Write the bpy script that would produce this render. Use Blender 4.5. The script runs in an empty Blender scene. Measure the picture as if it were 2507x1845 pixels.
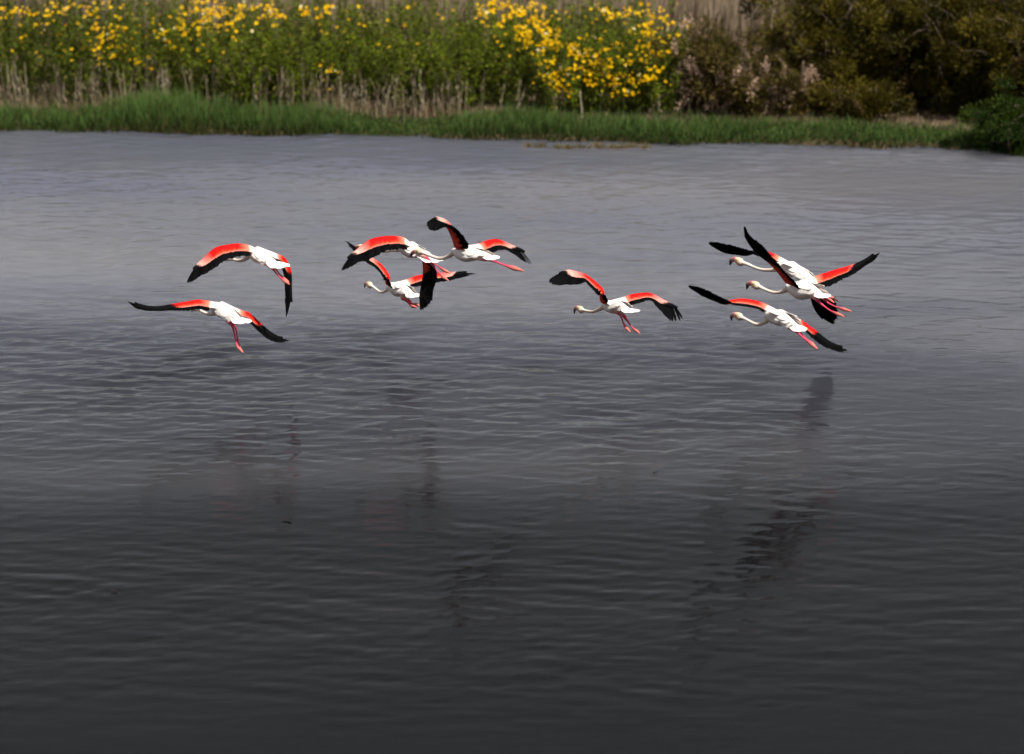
import bpy, math, random
import numpy as np
from mathutils import Vector, noise as mnoise

rng = np.random.default_rng(7)
random.seed(7)
scene = bpy.context.scene
col = scene.collection

# ------------------------------------------------------------------ camera
W, HH = 2507.0, 1845.0          # reference frame in photo pixels
F = 5000.0                      # focal length in those pixels
YH = -720.0                     # where the horizon would lie
CAM_H = 5.1
PITCH = math.atan((HH / 2 - YH) / F)
cam_d = bpy.data.cameras.new('camera')
cam_d.sensor_width = 36.0
cam_d.lens = F / W * 36.0
cam_d.clip_start = 0.1
cam_d.clip_end = 5000
cam_d.dof.use_dof = True
cam_d.dof.focus_distance = 16.0
cam_d.dof.aperture_fstop = 1.1
cam = bpy.data.objects.new('camera', cam_d)
cam.location = (0, 0, CAM_H)
cam.rotation_euler = (math.pi / 2 - PITCH, 0, 0)
col.objects.link(cam)
scene.camera = cam

# ------------------------------------------------------------------ world, sun, exposure
SUN_EL = math.radians(56)
SUN_AZ = math.radians(138)      # clockwise from +Y (away from the camera)
world = bpy.data.worlds.new('World')
scene.world = world
world.use_nodes = True
wn = world.node_tree.nodes
wl = world.node_tree.links
wn.clear()
wo = wn.new('ShaderNodeOutputWorld')
bg = wn.new('ShaderNodeBackground')
sky = wn.new('ShaderNodeTexSky')
sky.sky_type = 'NISHITA'
sky.sun_disc = False
sky.sun_elevation = SUN_EL
sky.sun_rotation = SUN_AZ
sky.air_density = 1.0
sky.dust_density = 0.1
sky.ozone_density = 1.0
hsv = wn.new('ShaderNodeHueSaturation')
hsv.inputs['Saturation'].default_value = 0.22
bg.inputs['Strength'].default_value = 0.056
wl.new(sky.outputs[0], hsv.inputs['Color'])
wl.new(hsv.outputs[0], bg.inputs['Color'])
wl.new(bg.outputs[0], wo.inputs['Surface'])

sun_d = bpy.data.lights.new('sun', 'SUN')
sun_d.energy = 5.0
sun_d.angle = math.radians(0.5)
sun_d.color = (1.0, 0.955, 0.89)
sun = bpy.data.objects.new('sun', sun_d)
sdir = Vector((math.sin(SUN_AZ) * math.cos(SUN_EL), math.cos(SUN_AZ) * math.cos(SUN_EL), math.sin(SUN_EL)))
sun.rotation_euler = sdir.to_track_quat('Z', 'Y').to_euler()
sun.location = (10, -10, 30)
col.objects.link(sun)

scene.view_settings.view_transform = 'Standard'
scene.view_settings.look = 'None'
scene.view_settings.gamma = 1.0
scene.view_settings.exposure = 1.05
scene.cycles.use_denoising = True
scene.cycles.max_bounces = 6
scene.cycles.transparent_max_bounces = 4
scene.cycles.caustics_reflective = False
scene.cycles.caustics_refractive = False

# ------------------------------------------------------------------ picture helpers
CP, SP = math.cos(PITCH), math.sin(PITCH)
CAM = np.array([0.0, 0.0, CAM_H])


def ray(px, py):
    a = (px - W / 2) / F
    b = -(py - HH / 2) / F
    d = np.array([a, CP + b * SP, -SP + b * CP])
    return d / np.linalg.norm(d)


def on_plane(px, py, p0, n):
    d = ray(px, py)
    t = np.dot(p0 - CAM, n) / np.dot(d, n)
    return CAM + d * t


def at_Y(px, py, Y):
    d = ray(px, py)
    return CAM + d * (Y / d[1])


def on_water(px, py, z=0.0):
    d = ray(px, py)
    return CAM + d * ((z - CAM_H) / d[2])


def near_ray(px, py, q):
    d = ray(px, py)
    return CAM + d * np.dot(q - CAM, d)


# ------------------------------------------------------------------ scene helpers
def tag(o, label=None, cat=None, group=None, kind=None):
    if label:
        o['label'] = label
    if cat:
        o['category'] = cat
    if group:
        o['group'] = group
    if kind:
        o['kind'] = kind
    return o


def empty(name, loc):
    o = bpy.data.objects.new(name, None)
    o.location = tuple(loc)
    o.empty_display_size = 0.1
    col.objects.link(o)
    return o


def mesh_np(name, verts, faces, mat, colors=None, smooth=False):
    """faces: (n,3) or (n,4) int array, or list of lists."""
    me = bpy.data.meshes.new(name)
    verts = np.asarray(verts, dtype=np.float32)
    if isinstance(faces, np.ndarray):
        k = faces.shape[1]
        me.vertices.add(len(verts))
        me.vertices.foreach_set('co', verts.ravel())
        me.loops.add(faces.size)
        me.loops.foreach_set('vertex_index', faces.astype(np.int32).ravel())
        me.polygons.add(len(faces))
        me.polygons.foreach_set('loop_start', np.arange(0, faces.size, k, dtype=np.int32))
        me.update(calc_edges=True)
    else:
        me.from_pydata([tuple(map(float, v)) for v in verts], [], faces)
    if colors is not None:
        ca = me.color_attributes.new('Col', 'FLOAT_COLOR', 'POINT')
        c4 = np.ones((len(verts), 4), dtype=np.float32)
        c4[:, :3] = colors
        ca.data.foreach_set('color', c4.ravel())
    if smooth:
        me.polygons.foreach_set('use_smooth', np.ones(len(me.polygons), dtype=bool))
    me.materials.append(mat)
    me.validate()
    return me


def obj(name, me, parent=None, loc=(0, 0, 0)):
    o = bpy.data.objects.new(name, me)
    o.location = tuple(loc)
    col.objects.link(o)
    if parent is not None:
        o.parent = parent
    return o


# ------------------------------------------------------------------ materials
def base_mat(name):
    m = bpy.data.materials.new(name)
    m.use_nodes = True
    nt = m.node_tree
    return m, nt, nt.nodes['Principled BSDF']


def vcol_mat(name, rough=0.7, transl=0.0, noise_scale=0.0, noise_amt=0.0, spec=0.3, bump=0.0):
    m, nt, b = base_mat(name)
    b.inputs['Roughness'].default_value = rough
    b.inputs['Specular IOR Level'].default_value = spec
    at = nt.nodes.new('ShaderNodeVertexColor')
    at.layer_name = 'Col'
    src = at.outputs['Color']
    if noise_amt > 0:
        tc = nt.nodes.new('ShaderNodeTexCoord')
        nz = nt.nodes.new('ShaderNodeTexNoise')
        nz.inputs['Scale'].default_value = noise_scale
        nz.inputs['Detail'].default_value = 4
        nt.links.new(tc.outputs['Object'], nz.inputs['Vector'])
        mr = nt.nodes.new('ShaderNodeMapRange')
        mr.inputs['From Min'].default_value = 0.25
        mr.inputs['From Max'].default_value = 0.75
        mr.inputs['To Min'].default_value = 1 - noise_amt
        mr.inputs['To Max'].default_value = 1 + noise_amt * 0.6
        nt.links.new(nz.outputs['Fac'], mr.inputs['Value'])
        mx = nt.nodes.new('ShaderNodeVectorMath')
        mx.operation = 'SCALE'
        nt.links.new(src, mx.inputs[0])
        nt.links.new(mr.outputs[0], mx.inputs['Scale'])
        src = mx.outputs[0]
        if bump > 0:
            bp = nt.nodes.new('ShaderNodeBump')
            bp.inputs['Strength'].default_value = bump
            bp.inputs['Distance'].default_value = 0.01
            nt.links.new(nz.outputs['Fac'], bp.inputs['Height'])
            nt.links.new(bp.outputs[0], b.inputs['Normal'])
    nt.links.new(src, b.inputs['Base Color'])
    if transl > 0:
        tr = nt.nodes.new('ShaderNodeBsdfTranslucent')
        nt.links.new(src, tr.inputs['Color'])
        mix = nt.nodes.new('ShaderNodeMixShader')
        mix.inputs['Fac'].default_value = transl
        out = nt.nodes['Material Output']
        nt.links.new(b.outputs[0], mix.inputs[1])
        nt.links.new(tr.outputs[0], mix.inputs[2])
        nt.links.new(mix.outputs[0], out.inputs['Surface'])
    return m


M_PLUM = vcol_mat('plumage', 0.8, 0.0, 60, 0.10, 0.06, 0.3)
M_WING = vcol_mat('wing_coverts', 0.85, 0.0, 45, 0.22, 0.03, 0.3)
M_FEATHER = vcol_mat('feather_vane', 0.8, 0.0, 70, 0.2, 0.0)
M_BILL = vcol_mat('bill_horn', 0.35, 0.0, 0, 0, 0.5)
M_LEAF = vcol_mat('leaf', 0.6, 0.28, 0, 0, 0.07)
M_DRY = vcol_mat('dry_straw', 0.8, 0.12, 0, 0, 0.15)
M_PETAL = vcol_mat('petal', 0.7, 0.25, 0, 0, 0.05)
M_BARK = vcol_mat('bark', 0.9, 0.0, 25, 0.35, 0.1, 0.6)


def water_mat():
    m, nt, b = base_mat('pond_water')
    N, L = nt.nodes, nt.links
    geo = N.new('ShaderNodeNewGeometry')
    # slow patches of cloudier water; far side painted paler to imitate reflected sky
    mp = N.new('ShaderNodeMapping')
    mp.inputs['Scale'].default_value = (0.10, 0.35, 1)
    L.new(geo.outputs['Position'], mp.inputs['Vector'])
    n1 = N.new('ShaderNodeTexNoise')
    n1.inputs['Scale'].default_value = 1.0
    n1.inputs['Detail'].default_value = 4
    L.new(mp.outputs[0], n1.inputs['Vector'])
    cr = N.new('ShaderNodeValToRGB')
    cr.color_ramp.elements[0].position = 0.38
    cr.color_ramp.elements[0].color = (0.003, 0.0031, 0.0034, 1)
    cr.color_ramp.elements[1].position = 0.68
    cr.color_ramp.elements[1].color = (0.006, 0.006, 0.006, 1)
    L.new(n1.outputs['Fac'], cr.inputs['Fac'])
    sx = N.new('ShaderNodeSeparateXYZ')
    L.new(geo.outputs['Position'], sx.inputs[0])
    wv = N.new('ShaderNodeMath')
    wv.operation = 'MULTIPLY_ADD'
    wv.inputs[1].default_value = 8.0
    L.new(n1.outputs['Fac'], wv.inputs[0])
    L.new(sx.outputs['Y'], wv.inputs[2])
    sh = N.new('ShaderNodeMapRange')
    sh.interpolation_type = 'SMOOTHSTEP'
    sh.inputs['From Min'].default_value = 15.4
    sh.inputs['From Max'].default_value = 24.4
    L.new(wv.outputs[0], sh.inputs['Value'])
    far_sheen = N.new('ShaderNodeValToRGB')  # far colour lifted to carry sky brightness that the reflection lacks
    far_sheen.color_ramp.elements[0].position = 0.36
    far_sheen.color_ramp.elements[0].color = (0.060, 0.063, 0.083, 1)
    far_sheen.color_ramp.elements[1].position = 0.66
    far_sheen.color_ramp.elements[1].color = (0.080, 0.080, 0.089, 1)
    L.new(n1.outputs['Fac'], far_sheen.inputs['Fac'])
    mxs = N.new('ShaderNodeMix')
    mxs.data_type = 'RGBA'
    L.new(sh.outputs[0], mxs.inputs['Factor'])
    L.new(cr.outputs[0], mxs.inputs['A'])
    L.new(far_sheen.outputs[0], mxs.inputs['B'])
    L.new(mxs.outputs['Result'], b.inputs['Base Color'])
    b.inputs['IOR'].default_value = 1.24
    b.subsurface_method = 'BURLEY'            # light spreads sideways in the water, softening shadows on it
    b.inputs['Subsurface Weight'].default_value = 1.0
    b.inputs['Subsurface Radius'].default_value = (1.0, 1.0, 1.0)
    b.inputs['Subsurface Scale'].default_value = 1.4
    b.inputs['Roughness'].default_value = 0.012
    # fine ripples
    mp2 = N.new('ShaderNodeMapping')
    mp2.inputs['Scale'].default_value = (5.0, 13.0, 1)
    mp2.inputs['Rotation'].default_value = (0, 0, 0.06)
    L.new(geo.outputs['Position'], mp2.inputs['Vector'])
    n2 = N.new('ShaderNodeTexNoise')
    n2.inputs['Scale'].default_value = 1.0
    n2.inputs['Detail'].default_value = 5
    n2.inputs['Roughness'].default_value = 0.55
    L.new(mp2.outputs[0], n2.inputs['Vector'])
    bp = N.new('ShaderNodeBump')
    bp.inputs['Strength'].default_value = 1.0
    bp.inputs['Distance'].default_value = 0.004
    rp = N.new('ShaderNodeMapRange')          # the wind reaches the far side, the near water lies in the lee
    rp.inputs['From Min'].default_value = 11.0
    rp.inputs['From Max'].default_value = 21.0
    rp.inputs['To Min'].default_value = 0.5
    rp.inputs['To Max'].default_value = 1.0
    L.new(sx.outputs['Y'], rp.inputs['Value'])
    L.new(rp.outputs[0], bp.inputs['Strength'])
    L.new(n2.outputs['Fac'], bp.inputs['Height'])
    L.new(bp.outputs[0], b.inputs['Normal'])
    return m


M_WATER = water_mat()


def ground_mat():
    m, nt, b = base_mat('bank_soil')
    N, L = nt.nodes, nt.links
    geo = N.new('ShaderNodeNewGeometry')
    n1 = N.new('ShaderNodeTexNoise')
    n1.inputs['Scale'].default_value = 2.5
    n1.inputs['Detail'].default_value = 8
    L.new(geo.outputs['Position'], n1.inputs['Vector'])
    cr = N.new('ShaderNodeValToRGB')
    cr.color_ramp.elements[0].position = 0.3
    cr.color_ramp.elements[0].color = (0.030, 0.016, 0.007, 1)
    cr.color_ramp.elements[1].position = 0.7
    cr.color_ramp.elements[1].color = (0.10, 0.062, 0.034, 1)
    L.new(n1.outputs['Fac'], cr.inputs['Fac'])
    L.new(cr.outputs[0], b.inputs['Base Color'])
    b.inputs['Roughness'].default_value = 0.95
    bp = N.new('ShaderNodeBump')
    bp.inputs['Distance'].default_value = 0.05
    L.new(n1.outputs['Fac'], bp.inputs['Height'])
    L.new(bp.outputs[0], b.inputs['Normal'])
    return m


M_SOIL = ground_mat()

# ------------------------------------------------------------------ shore line and terrain
_shore_px = [(-300, 316), (0, 320), (400, 326), (800, 333), (1200, 341), (1600, 351), (2000, 357), (2330, 362),
             (2420, 372), (2507, 388), (2900, 440)]
_sp = np.array([on_water(x, y)[:2] for x, y in _shore_px])


def shore_y(x):
    x = np.asarray(x, dtype=float)
    y = np.interp(x, _sp[:, 0], _sp[:, 1])
    left = x < _sp[0, 0]
    y = np.where(left, _sp[0, 1] + (x - _sp[0, 0]) * -0.03, y)
    y = np.maximum(y, 17.0)
    return y + 0.05 * np.sin(x * 2.3) + 0.035 * np.sin(x * 5.1 + 1)


def bank_z(x, y):
    d = np.asarray(y) - shore_y(x)
    z = np.where(d < 0, np.maximum(-0.9, d * 0.9),
                 np.minimum(d, 0.12) * 0.5 + np.clip(d - 0.12, 0, 3) * 0.055 + np.clip(d - 3, 0, 60) * 0.03)
    return z - 0.03 + 0.025 * np.sin(np.asarray(x) * 1.7 + np.asarray(y) * 1.3)


PXM = F / 26.0      # rough photo pixels per metre at the far bank


def shore_x(px, d):
    """world x and y of the point d metres behind the water line that shows at photo column px"""
    Y = 25.0
    for _ in range(6):
        x = (px - W / 2) / F * (Y * CP + CAM_H * SP)
        Y = float(shore_y(x)) + d
    return x, Y


xs = np.unique(np.concatenate([np.linspace(-400, -14, 24), np.arange(-14, 14.01, 0.25), np.linspace(14, 400, 24)]))
ys = np.unique(np.concatenate([np.linspace(-300, 14, 12), np.arange(14, 34, 0.12), np.linspace(34, 800, 50)]))
gx, gy = np.meshgrid(xs, ys)
gz = bank_z(gx, gy)
nx, ny = len(xs), len(ys)
idx = np.arange(nx * ny).reshape(ny, nx)
gf = np.stack([idx[:-1, :-1], idx[:-1, 1:], idx[1:, 1:], idx[1:, :-1]], -1).reshape(-1, 4)
tag(obj('bank_ground', mesh_np('bank_ground', np.stack([gx, gy, gz], -1).reshape(-1, 3), gf, M_SOIL, smooth=True)),
    kind='structure')

# ------------------------------------------------------------------ water
xs = np.unique(np.concatenate([np.linspace(-400, -7.8, 20), np.arange(-7.8, 7.8, 0.035), np.linspace(7.8, 400, 20)]))
yy = [9.2]
while yy[-1] < 28.2:
    yy.append(yy[-1] + 0.012 + 0.0005 * yy[-1])
ys = np.unique(np.concatenate([np.linspace(-300, 9.2, 14), np.array(yy), np.linspace(28.2, 30.5, 4)]))
gx, gy = np.meshgrid(xs, ys)
ht = np.zeros_like(gx)
wr = np.random.default_rng(21)
NW = 96
for i in range(NW):
    lam = math.exp(wr.uniform(math.log(0.065), math.log(0.8)))
    th = wr.normal(math.pi / 2 + 0.10, 0.38)
    k = 2 * math.pi / lam
    slope = 0.0155 * (1.05 if lam < 0.25 else 0.8 if lam < 0.5 else 0.5)
    amp = slope / k * math.sqrt(2)
    ph = wr.uniform(0, 2 * math.pi)
    # each train comes in groups of its own
    gk = k * 0.13
    gth = th + wr.normal(0, 0.9)
    env = 0.55 + 0.45 * np.sin(gk * (gx * math.cos(gth) + gy * math.sin(gth)) + wr.uniform(0, 6.28)) 
    far = np.clip((gy - 12.0) / 9.0, 0, 1)
    w = (0.62 if lam < 0.16 else 0.36 if lam < 0.3 else 0.22) + (1.35 if lam < 0.4 else 0.8) * far ** 1.1
    ht += amp * env * w * np.sin(k * (gx * math.cos(th) + gy * math.sin(th)) + ph)
gust = np.zeros_like(gx)
for i in range(9):
    a_, l_ = wr.uniform(0, 6.28), wr.uniform(1.6, 6.0)
    gust += np.sin(2 * math.pi / l_ * (0.55 * gx * math.cos(a_) + gy * math.sin(a_)) + wr.uniform(0, 6.28))
ht *= np.clip(0.85 + 0.16 * gust, 0.35, 1.45)
edge = np.clip((7.8 - np.abs(gx)) / 0.8, 0, 1) * np.clip((gy - 9.2) / 0.8, 0, 1) * np.clip((28.2 - gy) / 0.6, 0, 1)
ht *= edge * edge * (3 - 2 * edge)
nx, ny = len(xs), len(ys)
idx = np.arange(nx * ny).reshape(ny, nx)
gf = np.stack([idx[:-1, :-1], idx[:-1, 1:], idx[1:, 1:], idx[1:, :-1]], -1).reshape(-1, 4)
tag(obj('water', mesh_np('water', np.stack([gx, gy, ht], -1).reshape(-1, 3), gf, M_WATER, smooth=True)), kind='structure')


# ------------------------------------------------------------------ geometry helpers
def unit(v):
    return v / (np.linalg.norm(v, axis=-1, keepdims=True) + 1e-9)


def catmull(pts, n):
    """smooth resample of a polyline (k,3) to n points, parameter = arc length of the control polygon"""
    P = np.asarray(pts, float)
    if len(P) == 2:
        t = np.linspace(0, 1, n)[:, None]
        return P[0] * (1 - t) + P[1] * t
    d = np.concatenate([[0], np.cumsum(np.maximum(np.linalg.norm(np.diff(P[:, :3], axis=0), axis=1), 1e-6))])
    d /= d[-1]
    m = np.zeros_like(P)
    m[1:-1] = (P[2:] - P[:-2]) / (d[2:] - d[:-2])[:, None]
    m[0] = (P[1] - P[0]) / (d[1] - d[0])
    m[-1] = (P[-1] - P[-2]) / (d[-1] - d[-2])
    t = np.linspace(0, 1, n)
    i = np.clip(np.searchsorted(d, t, side='right') - 1, 0, len(P) - 2)
    h = (d[i + 1] - d[i])[:, None]
    u = ((t - d[i])[:, None]) / h
    return ((2 * u**3 - 3 * u**2 + 1) * P[i] + (u**3 - 2 * u**2 + u) * h * m[i] +
            (-2 * u**3 + 3 * u**2) * P[i + 1] + (u**3 - u**2) * h * m[i + 1])


def interp_idx(P, s):
    """Catmull-Rom by station index; s in 0..1"""
    P = np.asarray(P, float)
    n = len(P) - 1
    s = np.asarray(s, float) * n
    i = np.clip(np.floor(s).astype(int), 0, n - 1)
    u = (s - i)[:, None]
    p0 = P[np.maximum(i - 1, 0)]
    p1 = P[i]
    p2 = P[i + 1]
    p3 = P[np.minimum(i + 2, n)]
    m1 = (p2 - p0) / 2
    m2 = (p3 - p1) / 2
    return ((2 * u**3 - 3 * u**2 + 1) * p1 + (u**3 - 2 * u**2 + u) * m1 + (-2 * u**3 + 3 * u**2) * p2 + (u**3 - u**2) * m2)


def sweep(path, rad, up, seg=12, wid=1.0):
    """closed tube; rad array of vertical radii, wid = lateral / vertical (scalar or array)"""
    P = np.asarray(path)
    n = len(P)
    T = np.gradient(P, axis=0)
    T /= np.linalg.norm(T, axis=1)[:, None] + 1e-9
    S = np.cross(T, up)
    S /= np.linalg.norm(S, axis=1)[:, None] + 1e-9
    U = np.cross(S, T)
    a = np.linspace(0, 2 * math.pi, seg, endpoint=False)
    wid = np.broadcast_to(np.asarray(wid, float), (n,))
    V = (P[:, None, :] + S[:, None, :] * (np.cos(a)[None, :, None] * (rad * wid)[:, None, None]) +
         U[:, None, :] * (np.sin(a)[None, :, None] * rad[:, None, None]))
    V = V.reshape(-1, 3)
    faces = []
    for i in range(n - 1):
        for j in range(seg):
            k = (j + 1) % seg
            faces.append([i * seg + j, i * seg + k, (i + 1) * seg + k, (i + 1) * seg + j])
    faces.append(list(range(seg))[::-1])
    faces.append([(n - 1) * seg + j for j in range(seg)])
    return V, faces


def merge(parts):
    V, Fc, off = [], [], 0
    for v, f in parts:
        V.append(v)
        Fc += [[i + off for i in q] for q in f]
        off += len(v)
    return np.concatenate(V), Fc


# ------------------------------------------------------------------ flamingos
WHITE = np.array([0.66, 0.605, 0.565])
CREAM = np.array([0.58, 0.48, 0.405])
TAN = np.array([0.56, 0.41, 0.28])
BLUSH = np.array([0.66, 0.42, 0.35])
PINK = np.array([0.62, 0.22, 0.15])
RED = np.array([0.50, 0.006, 0.006])
ORANGE = np.array([0.52, 0.045, 0.016])
LEGC = np.array([0.44, 0.050, 0.085])
FOOTC = np.array([0.48, 0.13, 0.105])
BLACK = np.array([0.0018, 0.0018, 0.002])
UNDER = np.array([0.46, 0.045, 0.028])

ZOOM = {1: (420, 570, 320), 2: (290, 710, 450), 3: (800, 510, 380), 4: (980, 510, 350), 5: (1320, 640, 380),
        6: (1700, 540, 480), 7: (1660, 670, 440)}


def lerp(a, b, t):
    return a * (1 - t) + b * t


def feather_mesh(name, base, tip, nrm, width, c0, c1, origin, curve=0.0, blunt=0.35):
    """one vane: pointed-oval sheet with a raised shaft, two-sided"""
    base, tip = np.asarray(base), np.asarray(tip)
    ax = tip - base
    L = np.linalg.norm(ax) + 1e-9
    ax = ax / L
    side = np.cross(ax, nrm)
    side /= np.linalg.norm(side) + 1e-9
    nr = np.cross(side, ax)
    ts = [0, 0.3, 0.62, 0.86, 0.96, 1.0]
    ws = [0.55, 0.85, 1.0, 0.85, blunt, 0.05]
    V, C = [], []
    for t, w in zip(ts, ws):
        c = base + ax * L * t - nr * curve * L * t * t
        for k in (-1, 0, 1):
            V.append(c + side * k * w * width * 0.5 + nr * (0.0022 if k == 0 else -0.0012) - origin)
            C.append(lerp(c0, c1, t))
    Fc = []
    for i in range(len(ts) - 1):
        for j in range(2):
            a = i * 3 + j
            Fc.append([a, a + 1, a + 4, a + 3])
    return mesh_np(name, np.array(V), Fc, M_FEATHER, np.array(C), smooth=True)


def flamingo(z, Y0, theta, torso, neck, head, bill, legs, tail, near, far, label, seed,
             pe=(0.8, 0.8)):
    r = np.random.default_rng(seed)
    x0, y0, wd = ZOOM[z]
    sc_ = 2245.0 / wd

    def px(p):
        return x0 + p[0] / sc_, y0 + p[1] / sc_

    th = math.radians(theta)
    h = np.array([-math.cos(th), math.sin(th), 0.0])      # heading: to the left and away
    lat = np.array([-math.sin(th), -math.cos(th), 0.0])   # the bird's left: left and nearer
    up = np.array([0, 0, 1.0])
    mid = torso[len(torso) // 2]
    O = at_Y(*px(mid[:2]), Y0)
    m_px = (np.dot(O - CAM, np.array([0, CP, -SP]))) / F     # metres per photo pixel there

    def sag(p, off=0.0):
        return on_plane(*px(p[:2]), O + lat * off, lat)

    def rr(u):
        return u / sc_ * m_px

    root = empty('flamingo', O)
    tag(root, label, 'flamingo', 'flamingos flying low over the water')

    parts, clines = [], []       # clines: (points, radii, colours)

    def tube(pts, rads, cols, n, seg, off=0.0, wid=1.0):
        P = catmull([sag(p, off) for p in pts], n)
        R = catmull(np.array([[i, q, 0] for i, q in enumerate(rads)], float), n)[:, 1]
        R = np.maximum(np.interp(np.linspace(0, 1, n), np.linspace(0, 1, len(rads)), rads), 0.004)
        C = np.stack([np.interp(np.linspace(0, 1, n), np.linspace(0, 1, len(cols)), [c[k] for c in cols]) for k in range(3)], -1)
        parts.append(sweep(P, R, up, seg, wid))
        clines.append((P, R, C))
        return P

    T = tube(torso, [rr(p[2]) for p in torso], [WHITE] * 4, 26, 18, wid=1.02)
    nk = [torso[1][:2]] + [p[:2] for p in neck]
    nr_ = [rr(neck[0][2]) * 1.3] + [rr(p[2]) for p in neck]
    tube(nk + [head[:2]], nr_ + [rr(head[2]) * 0.55], [CREAM, CREAM, CREAM, WHITE], 30, 12)
    # head: egg along the line to the bill
    b0 = np.array(bill[0], float)
    hd = np.array(head[:2], float)
    back = hd + (hd - b0) * 0.6
    tube([tuple(back), tuple(hd), tuple(lerp(hd, b0, 0.6)), tuple(b0)],
         [rr(head[2]) * 0.6, rr(head[2]) * 1.12, rr(head[2]) * 1.0, rr(head[2]) * 0.66],
         [CREAM, TAN, TAN, BLUSH], 10, 12, wid=0.8)
    for i, lg in enumerate(legs):
        off = 0.030 if i == 0 else -0.030
        n = len(lg)
        hip, knee, ank, toe = lg[0], lg[1], lg[-2], lg[-1]
        pts = [torso[3][:2], hip] + list(lg[1:-1]) + [lerp(np.array(ank), np.array(toe), 0.45), toe]
        rads = [0.030, 0.020] + [0.0125] + [0.0072] * (n - 3) + [0.0155, 0.005]
        if n == 3:
            rads = [0.030, 0.020, 0.010, 0.0155, 0.005]
        cols = [WHITE, BLUSH, LEGC] + [LEGC] * (n - 3) + [LEGC, FOOTC, FOOTC]
        tube(pts, rads, cols, 26, 8, off)
    V, Fc = merge(parts)
    tmp = mesh_np('tmp', V - O, Fc, M_PLUM)
    to = bpy.data.objects.new('tmp', tmp)
    col.objects.link(to)
    md = to.modifiers.new('r', 'REMESH')
    md.mode = 'VOXEL'
    md.voxel_size = 0.0052
    ms = to.modifiers.new('s', 'SMOOTH')
    ms.factor = 0.5
    ms.iterations = 3
    dg = bpy.context.evaluated_depsgraph_get()
    body_me = bpy.data.meshes.new_from_object(to.evaluated_get(dg))
    bpy.data.objects.remove(to)
    body_me.name = 'body'
    nv = len(body_me.vertices)
    co = np.empty(nv * 3, np.float32)
    body_me.vertices.foreach_get('co', co)
    co = co.reshape(-1, 3) + O
    CP_ = np.concatenate([c[0] for c in clines])
    CR_ = np.concatenate([c[1] for c in clines])
    CC_ = np.concatenate([c[2] for c in clines])
    cols = np.zeros((nv, 3), np.float32)
    for a in range(0, nv, 4000):
        q = co[a:a + 4000]
        D = np.linalg.norm(q[:, None, :] - CP_[None], axis=2) / (CR_[None] + 0.004)
        w = 1.0 / (D**8 + 1e-6)
        w /= w.sum(1)[:, None]
        cols[a:a + 4000] = w @ CC_
    # downward-facing pale plumage tinted warmer and darker: belly shade put into the colour
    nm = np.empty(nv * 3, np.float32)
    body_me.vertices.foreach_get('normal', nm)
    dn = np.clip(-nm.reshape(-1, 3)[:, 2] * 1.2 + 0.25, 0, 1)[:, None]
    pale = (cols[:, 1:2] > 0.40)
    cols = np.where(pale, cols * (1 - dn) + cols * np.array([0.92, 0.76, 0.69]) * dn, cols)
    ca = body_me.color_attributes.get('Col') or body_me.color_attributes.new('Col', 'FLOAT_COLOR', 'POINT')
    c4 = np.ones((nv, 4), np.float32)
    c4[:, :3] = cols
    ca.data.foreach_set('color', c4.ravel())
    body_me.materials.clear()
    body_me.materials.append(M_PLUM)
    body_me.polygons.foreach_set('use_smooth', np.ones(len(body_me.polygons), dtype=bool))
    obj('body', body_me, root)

    # bill
    bp = [sag(lerp(hd, b0, 0.75))] + [sag(p) for p in bill]
    n = 14
    P = catmull(bp, n)
    t = np.linspace(0, 1, n)
    R = rr(head[2]) * np.interp(t, [0, 0.35, 0.7, 1], [0.72, 0.66, 0.52, 0.12])
    v, f = sweep(P, R, up, 10, 0.75)
    bc = np.array([lerp(np.array([0.42, 0.12, 0.12]), BLACK, float(np.clip((q - 0.50) / 0.06, 0, 1))) for q in t])
    obj('bill', mesh_np('bill', v - O, f, M_BILL, np.repeat(bc, 10, 0), smooth=True), root)
    # eyes
    hp = sag(lerp(hd, b0, 0.35))
    for sd in (1, -1):
        ec = hp + lat * sd * rr(head[2]) * 0.66 + up * rr(head[2]) * 0.25
        v, f = sweep(np.array([ec - lat * sd * 0.006, ec - lat * sd * 0.003, ec + lat * sd * 0.002, ec + lat * sd * 0.004]),
                     np.array([0.004, 0.0085, 0.0085, 0.004]), up, 8)
        obj('eye', mesh_np('eye', v - O, f, M_BILL, np.tile([0.12, 0.07, 0.01], (len(v), 1)), smooth=True), root)

    # wings
    for sd, st in ((1, near), (-1, far)):
        le_px, te_px = st
        pk = pe[0] if sd == 1 else pe[1]
        # both shoulders sit at the same place along the trunk
        ts = lerp(np.array(torso[1][:2], float), np.array(torso[2][:2], float), 0.35)
        sh0 = sag(ts)
        rb = rr(torso[2][2])
        sh = sh0 + lat * sd * 0.6 * rb + up * rb * 0.55
        n = len(le_px)
        LE, TE = [sh - lat * sd * rb * 0.3], [sh - lat * sd * rb * 0.3 - h * 0.21 - up * 0.01]
        for i in range(n):
            s = i / (n - 1)
            fw = 0.055 * math.sin(math.pi * min(1, s * 1.15)) - 0.03 * s * s
            p = on_plane(*px(le_px[i]), sh + h * fw, h)
            LE.append(p)
            c = np.interp(s, [0, 0.5, 0.8, 1], [0.20, 0.19, 0.15, 0.06])
            TE.append(near_ray(*px(te_px[i]), p - h * c))
        LE, TE = np.array(LE), np.array(TE)
        SE = 0.84
        ns, nc = 96, 14
        S = np.linspace(0, SE, ns)
        A, B = interp_idx(LE, S), interp_idx(TE, S)
        span = np.gradient(A, axis=0)
        chord = B - A
        Nn = np.cross(span, chord) * sd           # dorsal side
        Nn /= np.linalg.norm(Nn, axis=1)[:, None] + 1e-9
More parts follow.
